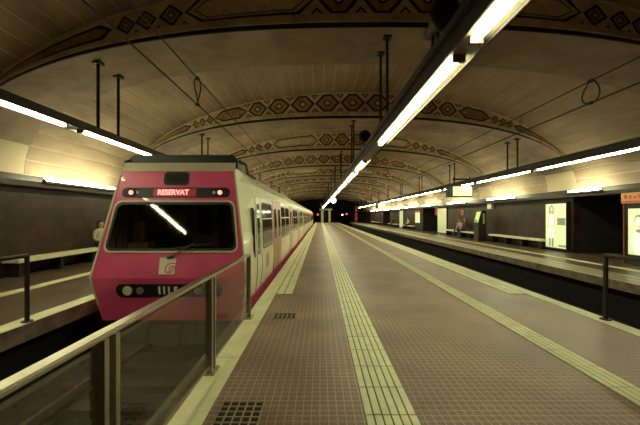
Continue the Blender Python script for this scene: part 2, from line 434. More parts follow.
# ------------------------------------------------------------------ painted transverse arches
NP = 120
PH = [math.pi*(1-k/NP) for k in range(NP+1)]
DT = 800
LOWT = [lowc(math.pi*(1-k/DT)) for k in range(DT+1)]
mc = [0]
for k in range(DT): mc.append(mc[-1]+math.dist(LOWT[k], LOWT[k+1]))
HALF = mc[-1]/2
def outside(x, z): return abs((x-CX)/HA)**2.05+abs(max(0, z-ZS)/4.15)**2.05 > 1
NORM = []
for k in range(DT+1):
    p, q = LOWT[max(0, k-3)], LOWT[min(DT, k+3)]; dx, dz = q[0]-p[0], q[1]-p[1]; l_ = math.hypot(dx, dz); nx, nz = -dz/l_, dx/l_
    lo, hi = 0.0, 2.0
    for _ in range(24):
        m_ = (lo+hi)/2
        if outside(LOWT[k][0]+nx*m_, LOWT[k][1]+nz*m_): hi = m_
        else: lo = m_
    NORM.append((nx*lo, nz*lo))
def face_pt(s, t):
    """s metres along the arch from the crown, t -1..1 across the painted band"""
    s += HALF; s = max(0, min(mc[-1]-1e-6, s)); lo, hi = 0, DT
    while hi-lo > 1:
        m_ = (lo+hi)//2
        if mc[m_] <= s: lo = m_
        else: hi = m_
    f = (s-mc[lo])/max(1e-9, mc[hi]-mc[lo]); k = .245+.69*(t+1)/2
    x = LOWT[lo][0]+(LOWT[hi][0]-LOWT[lo][0])*f; z = LOWT[lo][1]+(LOWT[hi][1]-LOWT[lo][1])*f
    nx = NORM[lo][0]+(NORM[hi][0]-NORM[lo][0])*f; nz = NORM[lo][1]+(NORM[hi][1]-NORM[lo][1])*f
    return (x+nx*k, z+nz*k)
def poly3(pts, y): return [(*face_pt(s, t)[:1], y, face_pt(s, t)[1]) for s, t in pts]
def subdiv(pts, m=5):
    out = []
    for i in range(len(pts)):
        a, b = pts[i], pts[(i+1) % len(pts)]
        for k in range(m): out.append((a[0]+(b[0]-a[0])*k/m, a[1]+(b[1]-a[1])*k/m))
    return out
def shrink(pts, f, g=None):
    cx = sum(p[0] for p in pts)/len(pts); cy = sum(p[1] for p in pts)/len(pts); g = g or f
    return [(cx+(p[0]-cx)*f, cy+(p[1]-cy)*g) for p in pts]
def fan(mb, pts, y):
    p = poly3(pts, y); c = (sum(q[0] for q in p)/len(p), y, sum(q[2] for q in p)/len(p)); n = len(p)
    mb.add(p+[c], [(i, (i+1) % n, n) for i in range(n)])
def motif(outl, fill, pale, pts, y, thick=.84, filled=True, inner=True, tg=None):
    pts = subdiv(pts); ins = shrink(pts, thick, tg)
    outl.ring(poly3(pts, y-.007), poly3(ins, y-.007))
    if filled: fan(fill, ins, y-.005)
    if inner:
        a = shrink(pts, .36); b = shrink(pts, .22)
        outl.ring(poly3(a, y-.009), poly3(b, y-.009)); fan(pale, b, y-.008)
def dia(s, wd, h=1.0, flat=.16): 
    return [(s-wd/2, 0), (s-wd*flat, h), (s+wd*flat, h), (s+wd/2, 0), (s+wd*flat, -h), (s-wd*flat, -h)]
def tri(outl, pale, s, wd, t0, t1, y):
    p = subdiv([(s-wd/2, t0), (s+wd/2, t0), (s, t1)], 3); q = shrink(p, .45)
    outl.ring(poly3(p, y-.007), poly3(q, y-.007))
def hexa(a, b, h=.92, c=.35):
    return [(a, 0), (a+c, h), (b-c, h), (b, 0), (b-c, -h), (a+c, -h)]
def ornament(y, kind, root):
    o, f, p = MB(), MB(), MB()
    if kind == 0:
        big = [0, 1.07, 2.12, 3.12, 4.02]; wds = [1.06, 1.05, 1.03, .95, .80]
        hx = (4.46, 5.86); chain = [6.05, 6.38, 6.68]; taper = (6.85, 8.9)
    else:
        big = [0, .98]; wds = [.98, .96]; hx = (1.5, 4.35); chain = [4.65, 5.2, 5.65]; taper = (5.95, 8.7)
    for sg in (-1, 1):
        for i, (s, wd) in enumerate(zip(big, wds)):
            if s == 0 and sg == 1: continue
            motif(o, f, p, dia(sg*s, wd), y, .79)
        for i in range(len(big)):
            s = big[i]+wds[i]/2
            tri(o, p, sg*s, .34, -.98, -.52, y); tri(o, p, sg*s, .34, .98, .52, y)
        if kind == 0:
            motif(o, f, p, [(sg*a, b) for a, b in hexa(*hx)], y, .90, True, False, .74)
            for k in range(7):
                s = hx[0]+.28+k*.14; d_ = subdiv(dia(sg*s, .15, .30, 0), 2); fan(p, d_, y-.008); o.ring(poly3(d_, y-.009), poly3(shrink(d_, .6), y-.009))
            cw = [.36, .32, .28]
        else:
            motif(o, f, p, [(sg*a, b) for a, b in hexa(*hx)], y, .955, False, False, .80)
            q = subdiv([(sg*a, b) for a, b in hexa(hx[0]+.2, hx[1]-.2, .62, .28)], 8); o.ring(poly3(q, y-.008), poly3(shrink(q, .975, .9), y-.008)); fan(p, shrink(q, .975, .9), y-.006)
            cw = [.55, .48, .42]
        for s, wd in zip(chain, cw): motif(o, f, p, dia(sg*s, wd, .8, .05), y, .72, True, kind == 1)
        for i in range(len(chain)): tri(o, p, sg*(chain[i]-cw[i]/2), .2, -.98, -.55, y)
        t = [(sg*taper[0], 0), (sg*(taper[0]+.25), .75), (sg*taper[1], .55), (sg*(taper[1]+.5), 0), (sg*taper[1], -.55), (sg*(taper[0]+.25), -.75)]
        motif(o, f, p, t, y, .93, True, False, .62)
    o.build('ornament_outline', M_paintdark, root); f.build('ornament_fill', M_paintochre, root); p.build('ornament_centre', M_paintpale, root)

for idx, yk in enumerate(RIBS):
    lo = [lowc(p) for p in PH]; up = [upc(p) for p in PH]; n = NP+1
    mb = MB()
    v = [(x, yk, z) for x, z in lo]+[(x, yk, z) for x, z in up]+[(x, yk+RW, z) for x, z in lo]+[(x, yk+RW, z) for x, z in up]
    fs = []
    for i in range(NP):
        fs += [(2*n+i, 3*n+i, 3*n+i+1, 2*n+i+1), (i, 2*n+i, 2*n+i+1, i+1)]
    mb.add(v, fs); rib = struct(mb.build('trim_%d' % (idx+1), M_plaster))
    mb = MB(); mb.add(v[:2*n], [(i, i+1, n+i+1, n+i) for i in range(NP)]); mb.build('arch_face', M_ribface, rib)
    # roll moulding, dark band painting the shadow line below it, thin bead on top
    def band(k0, k1, y_, dz=0):
        m_ = MB(); A = []; B = []
        for p in PH:
            a, b = lowc(p), upc(p)
            A.append((a[0]+(b[0]-a[0])*k0, a[1]+(b[1]-a[1])*k0)); B.append((a[0]+(b[0]-a[0])*k1, a[1]+(b[1]-a[1])*k1))
        vv = [(x, yk, z) for x, z in A]+[(x, yk-y_, z) for x, z in A]+[(x, yk-y_, z) for x, z in B]+[(x, yk, z) for x, z in B]
        ff = []
        for i in range(NP):
            for r_ in range(3): ff.append((r_*n+i, r_*n+i+1, (r_+1)*n+i+1, (r_+1)*n+i))
        return m_.add(vv, ff)
    band(-.02, .075, .035).build('lower_shadow_line', M_paintdark, rib)
    band(.075, .235, .075).build('moulding', M_mould, rib)
    band(.94, 1.0, .05).build('top_bead', M_mould, rib)
    if idx >= 1: ornament(yk, 0 if idx % 2 == 0 else 1, rib)

# ------------------------------------------------------------------ tracks
def track(xc, label):
    t = thing('railway_track', label, 'track', (xc, 0, BED))
    for sx in (-.74, .74):
        m_ = MB(); pr = [(-.07, .1), (.07, .1), (.07, .115), (.012, .13), (.012, .205), (.036, .215), (.036, .25), (-.036, .25), (-.036, .215), (-.012, .205), (-.012, .13), (-.07, .115)]
        m_.prism([(sx+a, Y0, b) for a, b in pr], (0, 98-Y0, 0)); m_.build('rail', M_rail, t)
    me = None; y = Y0+.3
    while y < 80:
        if me is None:
            o = MB().prism([(-1.2, -.12, -.05), (1.2, -.12, -.05), (1.2, -.09, .1), (-1.2, -.09, .1)], (0, .22, 0)).build('sleeper', M_sleeper, t); me = o.data; o.location.y = y
        else: link('sleeper', me, t, (0, y, 0))
        y += .62
    return t
XL, XR = (LE+PL)/2, (PR+RE)/2
track(XL, 'rails and sleepers of the track under the magenta train')
track(XR, 'rails and sleepers of the empty track with no train')
for bed, xa, xb in ((bedL, LE, PL), (bedR, PR, RE)):
    mb = MB()
    for k in range(1300):
        x = random.uniform(xa, xb); y = random.uniform(-1.5, 12)
        r_ = random.uniform(.02, .05); a = random.uniform(0, 6.28); z = BED+random.uniform(-.01, .03)
        q = [(x+r_*math.cos(a+j*1.57)*random.uniform(.7, 1.3), y+r_*math.sin(a+j*1.57)*random.uniform(.7, 1.3), z+random.uniform(-.01, .01)) for j in range(4)]
        mb.add(q+[(x, y, z+r_*random.uniform(.6, 1)), (x, y, z-r_*.6)], [(0, 1, 4), (1, 2, 4), (2, 3, 4), (3, 0, 4), (1, 0, 5), (2, 1, 5), (3, 2, 5), (0, 3, 5)])
    mb.build('ballast_stones', M_stone, bed)['kind'] = 'stuff'

# ------------------------------------------------------------------ light bars hung along the station
ZB = 3.4
def light_bar(x, label, segs, y0, y1, skew=0.0):
    t = thing('light_bar', label, 'lamp', (x, 0, ZB), -skew)
    MB().box(-.15, .15, y0, y1, .10, .19).build('housing', M_housing, t)
    MB().box(-.17, -.15, y0, y1, .04, .21).build('side_rail', M_darkmetal, t)
    MB().box(.15, .17, y0, y1, .04, .21).build('side_rail', M_darkmetal, t)
    MB().box(-.15, .15, y0, y1, .085, .10).build('reflector_tray', M_white, t)
    MB().box(-.24, -.18, y0, y1, .20, .30).build('cable_tray', M_darkmetal, t)
    shared = {}
    for a, b in segs:
        n = max(1, round((b-a)/1.5)); ln = (b-a)/n
        for k in range(n):
            key = round(ln, 3)
            if key not in shared:
                o = MB().tube([(0, .03, .05), (0, ln-.03, .05)], .038, 10).build('fluorescent_tube', M_tube, t); shared[key] = o.data; o.location.y = a+k*ln
            else: link('fluorescent_tube', shared[key], t, (0, a+k*ln, 0))
        for yy in (a-.02, b-.02): MB().box(-.07, .07, yy, yy+.04, .0, .1).build('lamp_socket', M_housing, t)
    def soffit(xx):
        u = abs((xx-CX)/HA); return ZS+3.05*(1-u**2.4)**(1/2.4)
    hz = soffit(x)-ZB
    for yk in RIBS[1:]:
        for d in (.4, 1.15):
            MB().tube([(0, yk+d, .19), (0, yk+d, hz)], .035, 8).box(-.06, .06, yk+d-.06, yk+d+.06, .19, .24).box(-.09, .09, yk+d-.09, yk+d+.09, hz-.05, hz+.02).build('hanger_rod', M_darkmetal, t)
    return t
def runs(a, b, on, off):
    out = []
    while a < b: out.append((a, min(b, a+on))); a += on+off
    return out
light_bar(1.68, 'long hanging strip of fluorescent tubes above the middle of the centre platform', [(1.7, 3.35), (3.75, 8.25), (10.9, 13.2)]+runs(13.7, 74.5, 4.5, .5), -3.9, 75, -.014)
light_bar(8.7, 'long hanging strip of fluorescent tubes over the platform with lit posters', runs(8.3, 72, 4.5, .35), -3.9, 74)
light_bar(-5.2, 'long hanging strip of fluorescent tubes over the platform beyond the train', [(-.3, 3.5), (3.9, 6.5), (6.95, 9.9)]+runs(10.3, 72, 4.5, .35), -3.9, 74)

def wall_light(side, a, b, lab, group=None):
    x = WL+.44 if side < 0 else WR-.44
    t = thing('ledge_light', lab, 'lamp', (x, a, 2.5), 0, group)
    h = b-a
    MB().box(-.07, .07, 0, h, .03, .09).build('housing', M_housing, t)
    MB().tube([(0, .05, .13), (0, h-.05, .13)], .045, 10).build('fluorescent_tube', M_tube2, t)
    for yy in (0, h-.05): MB().box(-.025, .025, yy, yy+.05, .08, .14).build('lamp_socket', M_housing, t)
far_l = 'fluorescent ledge lamp on the poster wall beyond the narrow pale panel'
for a, b, l in ((12.0, 13.62, 'fluorescent ledge lamp above the dark passage beside the tall lit poster'), (17.3, 20.2, 'fluorescent ledge lamp above the bench between lit poster and upright machine'),
                (23.2, 26.6, 'fluorescent ledge lamp above the seated couple'), (29.4, 33.2, 'fluorescent ledge lamp above the dark passage beside the map board'),
                (35.8, 39.8, 'fluorescent ledge lamp above the lone person in a cream top'), (42.2, 46.4, 'fluorescent ledge lamp above the narrow pale lit panel'),
                (48.8, 53, far_l), (55.4, 59.6, far_l), (62, 66.2, far_l)): wall_light(1, a, b, l, 'far ledge lamps on the poster wall' if l == far_l else None)
wall_light(-1, 9.0, 12.4, 'fluorescent ledge lamp above the person half hidden by the train')
for a, b in ((16, 20), (22.4, 26.5), (29, 33), (35.6, 39.8), (42.2, 46.4), (48.8, 53), (55.4, 59.6)): wall_light(-1, a, b, 'fluorescent ledge lamp farther along the wall behind the train', 'ledge lamps behind the train')

# ------------------------------------------------------------------ the train
TC = -2.70
HP = [(1.28, -.62), (1.34, -.25), (1.41, .49), (1.385, 1.3), (1.35, 2.0), (1.27, 2.26), (1.10, 2.5), (.82, 2.66), (.45, 2.74), (0, 2.76)]
def hw(z):
    for (a, za), (b, zb) in zip(HP, HP[1:]):
        if za <= z <= zb: return a+(b-a)*(z-za)/(zb-za)
    return HP[0][0]
train = thing('commuter_train', 'magenta fronted cream commuter train standing at the platform with a red lit destination sign', 'train', (TC, 5.7, 0))
TY = 5.7
def side_patch(name, m, parent, y0, y1, z0, z1, off=.006, r=.06, side=1, th=.02):
    lv = {z0+r*(1-math.cos(R(22.5*k))) for k in range(5)} | {z1-r*(1-math.cos(R(22.5*k))) for k in range(5)} | {z for _, z in HP if z0+r < z < z1-r}
    lv = sorted(lv); n = len(lv); vs = []
    for z in lv:
        d = min(z-z0, z1-z); ins = r-math.sqrt(max(0, r*r-(r-d)**2)) if d < r else 0
        for y_, o_ in ((y0+ins, off), (y1-ins, off), (y1-ins, off-th), (y0+ins, off-th)): vs.append((side*(hw(z)+o_), y_-TY, z))
    fs = [(i*4+k, i*4+(k+1) % 4, i*4+4+(k+1) % 4, i*4+4+k) for i in range(n-1) for k in range(4)] + [(0, 1, 2, 3), tuple(4*(n-1)+k for k in (3, 2, 1, 0))]
    return MB().add(vs, fs).build(name, m, parent)
def loft(prof, y0, y1, caps=True):
    n = len(prof); mb = MB()
    mb.add([(x, y0, z) for x, z in prof]+[(x, y1, z) for x, z in prof], [(i, i+1, n+i+1, n+i) for i in range(n-1)])
    if caps: mb.add([(x, y0, z) for x, z in prof], [tuple(range(n))]); mb.add([(x, y1, z) for x, z in prof], [tuple(range(n))])
    return mb
def full(h): return [(-x, z) for x, z in h]+[(x, z) for x, z in reversed(h[:-1])]
CARS = [(6.55, 24.6), (25.2, 43.2), (43.8, 62.0)]
for ci, (a, b) in enumerate(CARS):
    ya, yb = a-TY, b-TY
    prof = [p for p in full(HP)]
    body_h = [p for p in HP if -.02 <= p[1] <= 2.55]; body_h = [(hw(.02), .02)]+body_h
    car = MB()
    for sg in (1, -1):
        pr = [(sg*x, z) for x, z in body_h]; n = len(pr)
        car.add([(x, ya, z) for x, z in pr]+[(x, yb, z) for x, z in pr], [(i, i+1, n+i+1, n+i) for i in range(n-1)])
    if ci > 0: car.add([(x, ya, z) for x, z in prof], [tuple(range(len(prof)))])
    car.add([(x, yb, z) for x, z in prof], [tuple(range(len(prof)))])
    car = car.build('carriage', M_body, train)
    rf = [p for p in HP if p[1] >= 2.5]; rfp = [(-x, z) for x, z in rf]+[(x, z) for x, z in reversed(rf[:-1])]
    loft(rfp, ya, yb, False).build('carriage_roof', M_roof, train)
    for sg in (1, -1):
        sk = [(sg*(HP[0][0]), HP[0][1]), (sg*(HP[1][0]), HP[1][1]), (sg*(hw(.02)+.002), .04)]
        loft(sk, ya, yb, False).build('skirt', M_pink, train)
    MB().box(-1.2, 1.2, ya+.1, yb-.1, -.75, -.35).build('underframe', M_black, train)
    for yb_ in (ya+2.2, yb-3.4):
        for sg in (-.74, .74):
            for dy in (0, 1.9):
                MB().tube([(sg-.06, yb_+dy, -.42), (sg+.06, yb_+dy, -.42)], .43, 18).build('wheel', M_darkmetal, train)
    # windows and doors
    if ci == 0: layout = [('w', 7.35, 8.80), ('d', 9.0, 10.75), ('w', 10.95, 12.05), ('w', 12.25, 13.6), ('d', 13.9, 15.5), ('w', 15.8, 17.2), ('w', 17.4, 18.8), ('d', 19.1, 20.7), ('w', 21.0, 22.4), ('w', 22.7, 24.1)]
    else:
        layout = []; y = a+.5
        for kind in 'wdwwdwwdwwdw':
            ln = 1.25 if kind == 'w' else 1.5
            if y+ln > b-.2: break
            layout.append((kind, y, y+ln)); y += ln+.2
    for sg in (1, -1):
        for kind, p, q in layout:
            if kind == 'w':
                side_patch('window_frame', M_rubber, car, p-.03, q+.03, .84, 1.92, .004, .10, sg)
                side_patch('window_pane', M_sideglass, car, p, q, .87, 1.89, .008, .08, sg)
                side_patch('window_bar', M_trimpale, car, p+.02, q-.02, 1.52, 1.55, .012, .01, sg)
            else:
                side_patch('door_gap', M_rubber, car, p-.02, q+.02, .03, 2.04, .003, .03, sg)
                m_ = (p+q)/2
                for c0, c1 in ((p, m_-.01), (m_+.01, q)):
                    side_patch('door_leaf', M_door, car, c0+.01, c1, .06, 2.02, .008, .03, sg)
                    side_patch('door_pane', M_sideglass, car, c0+.20, c1-.18, .95, 1.80, .012, .07, sg)
        side_patch('cable_line', M_trimpale, car, a+.5, b-.1, 2.10, 2.13, .01, .01, sg)
    if ci == 0:
        for sg in (1, -1):
            side_patch('cab_door_gap', M_rubber, car, 6.60, 6.64, .05, 2.0, .004, .01, sg)
            side_patch('cab_door_gap', M_rubber, car, 7.16, 7.18, .05, 2.0, .004, .008, sg)
            side_patch('cab_door_window', M_sideglass, car, 6.74, 7.02, .78, 1.86, .007, .08, sg)
            side_patch('service_panel', M_door, car, 7.75, 8.1, .36, .68, .006, .02, sg)
    else:
        MB().box(-1.15, 1.15, ya-.6, ya, 0, 2.3).build('gangway', M_rubber, train)
# cab nose: face plane leaning back
def fy(z):   # depth of the face at height z (local)
    if z >= .49: return (z-.49)*.4/2.01
    return (.49-z)*.12/.74
FH = [(1.26, -.30), (1.41, .49), (1.09, 2.45)]
def fhw(z):
    for (a_, za), (b_, zb) in zip(FH, FH[1:]):
        if za <= z <= zb: return a_+(b_-a_)*(z-za)/(zb-za)
    return FH[0][0] if z < 0 else FH[-1][0]
WS = rrect(-1.20, 1.20, .97, 1.86, .12, 5)
WS = [(x*(1-.10*(z-.97)/.89), z) for x, z in WS]
def facept(x, z, off=0): return (x, fy(z)-off, z)
bm = bmesh.new()
outer = [(-fhw(.49), .49), (-1.305, 1.135), (-1.2, 1.78), (-fhw(2.45), 2.45), (fhw(2.45), 2.45), (1.2, 1.78), (1.305, 1.135), (fhw(.49), .49)]
outer = [(math.copysign(fhw(z), x), z) for x, z in outer]
def loop(pts):
    vs = [bm.verts.new(facept(x, z)) for x, z in pts]; return [bm.edges.new((vs[i], vs[(i+1) % len(vs)])) for i in range(len(vs))]
es = loop(outer)+loop(WS)
bmesh.ops.triangle_fill(bm, use_beauty=True, edges=es)
lowv = [bm.verts.new(facept(x, z)) for x, z in ((-fhw(.49), .49), (fhw(.49), .49), (1.26, -.30), (-1.26, -.30))]; bm.faces.new(lowv)
bmesh.ops.recalc_face_normals(bm, faces=bm.faces)
me = bpy.data.meshes.new('cab_front'); bm.to_mesh(me); bm.free(); me.materials.append(M_pink)
face = link('cab_front', me, train)
# cream nose cheeks between the face edge and the carriage
zs = [.02, .49, .9, 1.3, 1.65, 2.0, 2.26, 2.45, 2.5]
for sg in (1, -1):
    A = [(sg*fhw(z), fy(z)-.002, z) for z in zs]; B = [(sg*hw(z), 6.56-TY, z) for z in zs]; n = len(zs)
    MB().add(A+B, [(i, i+1, n+i+1, n+i) for i in range(n-1)]).build('nose_cheek', M_body, train)
for sg in (1, -1):
    mb = MB(); mb.add([(sg*1.26, fy(-.3), -.30), (sg*fhw(.02), fy(.02), .02), (sg*hw(.02), 6.56-TY, .02), (sg*1.33, 6.56-TY, -.30), (sg*1.28, 6.56-TY, -.62), (sg*1.2, fy(-.3)+.3, -.62)], [(0, 1, 2, 3), (0, 3, 4, 5)])
    mb.build('nose_skirt', M_pink, train)
for sg in (1, -1):   # thin pale edge trim along the pink face
    MB().prism([facept(sg*(fhw(.0)+.0), .0, .012), facept(sg*(fhw(.49)+.0), .49, .012), facept(sg*fhw(2.45), 2.45, .012), facept(sg*(fhw(2.45)-.03), 2.45, .012), facept(sg*(fhw(.49)-.035), .49, .012), facept(sg*(fhw(0)-.03), 0, .012)], (0, .02, 0)).build('edge_trim', M_trimpale, face)
for sg in (1, -1):   # grab rails ahead of the cab doors
    h_ = MB().tube([(sg*1.36, .70, .72), (sg*1.40, .69, .78), (sg*1.38, .66, 1.70), (sg*1.34, .67, 1.76)], .018, 8).build('grab_rail', M_darkmetal, train)
    a_ = MB(); a_.prism([(sg*1.383, .64, .74), (sg*1.392, .74, .74), (sg*1.362, .74, 1.76), (sg*1.345, .64, 1.76)], (sg*.006, 0, 0)); a_.build('grab_recess', M_rubber, train)
# cream band over the face and roof cowl
mb = MB()
mb.add([facept(-1.09, 2.45, .01), facept(1.09, 2.45, .01), (1.07, .50, 2.63), (-1.07, .50, 2.63), (-1.10, .86, 2.5), (1.10, .86, 2.5), (-.85, .86, 2.66), (.85, .86, 2.66)],
       [(0, 1, 2, 3), (1, 5, 7, 2), (0, 3, 6, 4), (3, 2, 7, 6)])
mb.build('roof_band', M_roofband, train)
pod = MB()
pv = []
for y_, zt, hx0, hx1 in ((.64, 2.81, 1.07, .98), (1.5, 2.82, .98, .9)):
    pv += [(-hx0, y_, 2.55), (hx0, y_, 2.55), (hx0, y_, 2.72), (hx1, y_, zt), (-hx1, y_, zt), (-hx0, y_, 2.72)]
pod.add(pv, [(0, 1, 2, 3, 4, 5), (11, 10, 9, 8, 7, 6)]+[(i, (i+1) % 6, 6+(i+1) % 6, 6+i) for i in range(6)])
pod.build('roof_pod', M_rubber, train)
MB().tube([(1.05, .75, 2.70), (1.16, .95, 2.66), (1.12, 1.3, 2.52), (1.2, 1.7, 2.46)], .03, 6).build('roof_cable', M_rubber, train)
MB().tube([(-1.07, .52, 2.5), (-1.1, .56, 2.66), (-1.04, .7, 2.72)], .03, 6).build('roof_cable', M_rubber, train)
MB().box(-.6, .6, 6, 8.5, 2.65, 2.82).build('roof_equipment', M_rubber, train)
MB().box(-.7, .7, 10.5, 13, 2.65, 2.82).build('roof_equipment', M_rubber, train)
# windscreen: rubber, pale frame, glass
def ringface(name, m, pts, f0, f1, off, parent, th=.02):
    def sc_(f):
        cx = 0; cz = .97+.445; return [(x*(1+f/1.2), cz+(z-cz)*(1+f/.445)) for x, z in pts]
    o_ = [facept(x, z, off) for x, z in sc_(f1)]; i_ = [facept(x, z, off) for x, z in sc_(f0)]
    return MB().ringprism(o_, i_, (0, th, 0)).build(name, m, parent)
ringface('windscreen_frame', M_trimpale, WS, .0, .028, .022, face, .03)
ringface('windscreen_seal', M_rubber, WS, -.045, .002, .016, face, .03)
g = [facept(x, z, .004) for x, z in WS]
MB().prism(g, (0, .006, 0)).build('windscreen', M_screen, face)
# destination display
dp = rrect(-1.01, 1.01, 1.945, 2.135, .09, 6)
MB().prism([facept(x, z, .012) for x, z in dp], (0, .03, 0)).build('destination_display', M_rubber, face)
DSL = math.atan2(.4, 2.01)
def on_face(x, z, off): 
    return Matrix.Translation(Vector(facept(x, z, off))) @ Matrix.Rotation(math.pi/2-DSL, 4, 'X')
bp_ = rrect(-.42, .38, 1.965, 2.115, .02, 3)
MB().prism([facept(x, z, .015) for x, z in bp_], (0, .004, 0)).build('display_panel', M_ledback, face)
text_mesh('display_text', 'RESERVAT', .14, M_led, face, on_face(-.05, 2.04, .018), .001, .004, .92)
for sx in (-.83, .83):
    mb = MB(); mb.tube([facept(sx, 2.04, .012), facept(sx, 2.04, .03)], .085, 18); mb.build('marker_lamp_bezel', M_darkmetal, face)
    MB().tube([facept(sx, 2.04, .028), facept(sx, 2.04, .04)], .042, 16).build('marker_lamp', M_lampred, face)
    s2 = sx*.86
    MB().tube([facept(s2-.02*0, 2.04, .012), facept(s2, 2.04, .026)], .028, 12).build('small_lamp', M_interior2, face)
hl = rrect(-.25, .22, 2.18, 2.44, .07, 5)
MB().prism([facept(x, z, .014) for x, z in hl], (0, .03, 0)).build('headlamp_housing', M_rubber, face)
hl2 = rrect(-.21, .18, 2.22, 2.40, .04, 4)
MB().prism([facept(x, z, .02) for x, z in hl2], (0, .02, 0)).build('headlamp_glass', M_sideglass, face)
# lower lamp band with the number
lb = rrect(-.95, .95, .145, .385, .11, 6)
MB().prism([facept(x, z, .014) for x, z in lb], (0, .03, 0)).build('lamp_band', M_rubber, face)
for sx in (-.74, .74):
    MB().tube([facept(sx, .265, .012), facept(sx, .265, .028)], .085, 18).build('headlamp', M_interior2, face)
    MB().tube([facept(sx*.7, .265, .012), facept(sx*.7, .265, .026)], .065, 18).build('tail_lamp', M_interior, face)
text_mesh('car_number', '111.5', .18, mat('number_white', (.9, .85, .62), .5), face, Matrix.Translation(Vector(facept(-.02, .265, .024))) @ Matrix.Rotation(math.pi/2+.15, 4, 'X'), .002, .010, .95)
# square operator emblem
em = MB().prism([facept(x, z, .010) for x, z in ((-.18, .56), (.11, .56), (.11, .85), (-.18, .85))], (0, .012, 0)).build('emblem_plate', MATS['number_white'], face)
# a doubled rounded S stroke, slanted
def stroke(name, path, wdt, m):
    mb = MB(); L = []; Rr = []
    for i in range(len(path)):
        a_ = Vector(path[max(0, i-1)]); b_ = Vector(path[min(len(path)-1, i+1)]); d = (b_-a_).normalized(); nrm = Vector((-d.y, d.x))*wdt/2
        p = Vector(path[i]); L.append(facept(p.x+nrm.x, p.y+nrm.y, .0135)); Rr.append(facept(p.x-nrm.x, p.y-nrm.y, .0135))
    n = len(path); mb.add(L+Rr, [(i, i+1, n+i+1, n+i) for i in range(n-1)]); return mb.build(name, m, face)
S1 = []
def arc(cx, cz, r_, a0, a1, k=8): return [(cx+r_*math.cos(R(a0+(a1-a0)*i/k)), cz+r_*math.sin(R(a0+(a1-a0)*i/k))) for i in range(k+1)]
s_path = [(.11, .735), (.0, .735)] + arc(-.02, .695, .042, 100, 240) + [(.02, .66), (.055, .695)]
s_path2 = [(-.075, .615), (-.02, .60)] + arc(.0, .625, .03, -100, -20) + [(.075, .70)]
stroke('emblem_stroke', [(.105, .75), (.03, .75), (-.02, .735), (-.055, .70), (-.065, .65), (-.065, .60), (-.03, .595), (.0, .605), (.03, .64), (.06, .675), (.075, .70), (.06, .71), (.03, .70), (-.01, .66)], .022, M_pink)
stroke('emblem_stroke', [(.105, .71), (.10, .665), (.07, .625), (.035, .595), (.0, .575)], .02, M_pink)
# wiper
MB().tube([facept(.0, .86, .03), facept(.12, .93, .05), facept(.42, 1.10, .05)], .012, 6).tube([facept(.10, 1.02, .035), facept(.78, 1.10, .035)], .012, 6).tube([facept(-.05, .86, .02), facept(.06, .87, .03)], .03, 6).build('wiper', M_rubber, face)
# cab interior
ci_ = MB().box(-1.2, 1.2, 2.0, 2.05, .3, 2.4).build('cab_back_wall', M_interior, train)
MB().box(-.35, .25, 1.97, 2.0, .3, 2.0).build('cab_door', M_interior2, ci_)
MB().box(-.22, .12, 1.95, 1.97, 1.15, 1.8).build('cab_door_pane', M_rubber, ci_)
MB().box(.45, .85, 1.95, 2.0, 1.2, 1.7).build('notice_frame', M_interior2, ci_)
MB().box(-.95, -.55, 1.95, 2.0, 1.3, 1.65).build('notice_frame', M_interior2, ci_)
MB().box(-1.15, 1.15, .35, .9, .4, .96).build('driver_desk', M_interior, train)
MB().box(-1.0, -.6, .45, .7, .96, 1.08).build('desk_console', M_interior2, train)
MB().box(-1.06, -.86, .75, .85, .96, 1.5).box(-1.1, -.6, .9, 1.2, .7, .8).build('driver_seat', M_interior2, train)
# buffer, coupler, valance below
mb = MB().box(-1.15, 1.15, .22, .6, -.75, -.30); mb.build('valance', M_black, train)
MB().tube([(0, -.05, -.52), (0, .5, -.52)], .11, 12).box(-.2, .2, -.1, .05, -.68, -.36).build('coupler', M_darkmetal, train)
for sx in (-.45, .4): MB().tube([(sx, .25, -.4), (sx+.03, .05, -.55), (sx+.08, .05, -.75), (sx+.1, .3, -.85)], .03, 6).build('brake_hose', M_rubber, train)

# ------------------------------------------------------------------ railings
def glass_railing(x, ys, label, zt=1.0):
    t = thing('glass_railing', label, 'railing', (x, 0, 0))
    o = MB().box(-.05, .03, min(ys)-.6, max(ys)+.04, zt-.03, zt).build('handrail', M_steel, t); bevel(o, .01, 2)
    ys = sorted(ys)
    for i, y in enumerate(ys):
        offs = (-.045, .045) if i < len(ys)-1 else (0,)
        for d in offs: MB().box(-.032, .032, y+d-.018, y+d+.018, .0, zt-.03).build('post', M_steel, t)
        MB().box(-.06, .06, y-.10, y+.10, .0, .02).build('foot_plate', M_steel, t)
    for a, b in zip(ys, ys[1:]):
        MB().box(-.005, .005, a+.075, b-.075, .10, zt-.06).build('glass_panel', M_glass, t)
        MB().box(-.012, .012, a+.06, b-.06, .085, .10).build('glass_clamp', M_steel, t)
    return t
glass_railing(-1.12, [.1, 1.68, 3.29, 5.03], 'steel and glass railing on the platform edge in front of the train')
def bar_railing(x, ys, label, m):
    t = thing('bar_railing', label, 'railing', (x, 0, 0))
    ys = sorted(ys)
    MB().tube([(0, ys[0], 1.0), (0, ys[-1], 1.0)], .03, 10).build('handrail', m, t)
    for y in ys:
        MB().tube([(0, y, 0), (0, y, 1.0)], .032, 10).build('post', m, t)
        MB().tube([(0, y, .0), (0, y, .02)], .075, 14).build('foot_plate', m, t)
    return t
bar_railing(4.40, [1.2, 3.0, 4.93], 'dark metal bar railing at the centre platform edge by the empty track', M_darkmetal)
bar_railing(LE-.08, [1.2, 3.0, 4.83], 'dark metal bar railing on the side platform beyond the train', M_darkmetal)

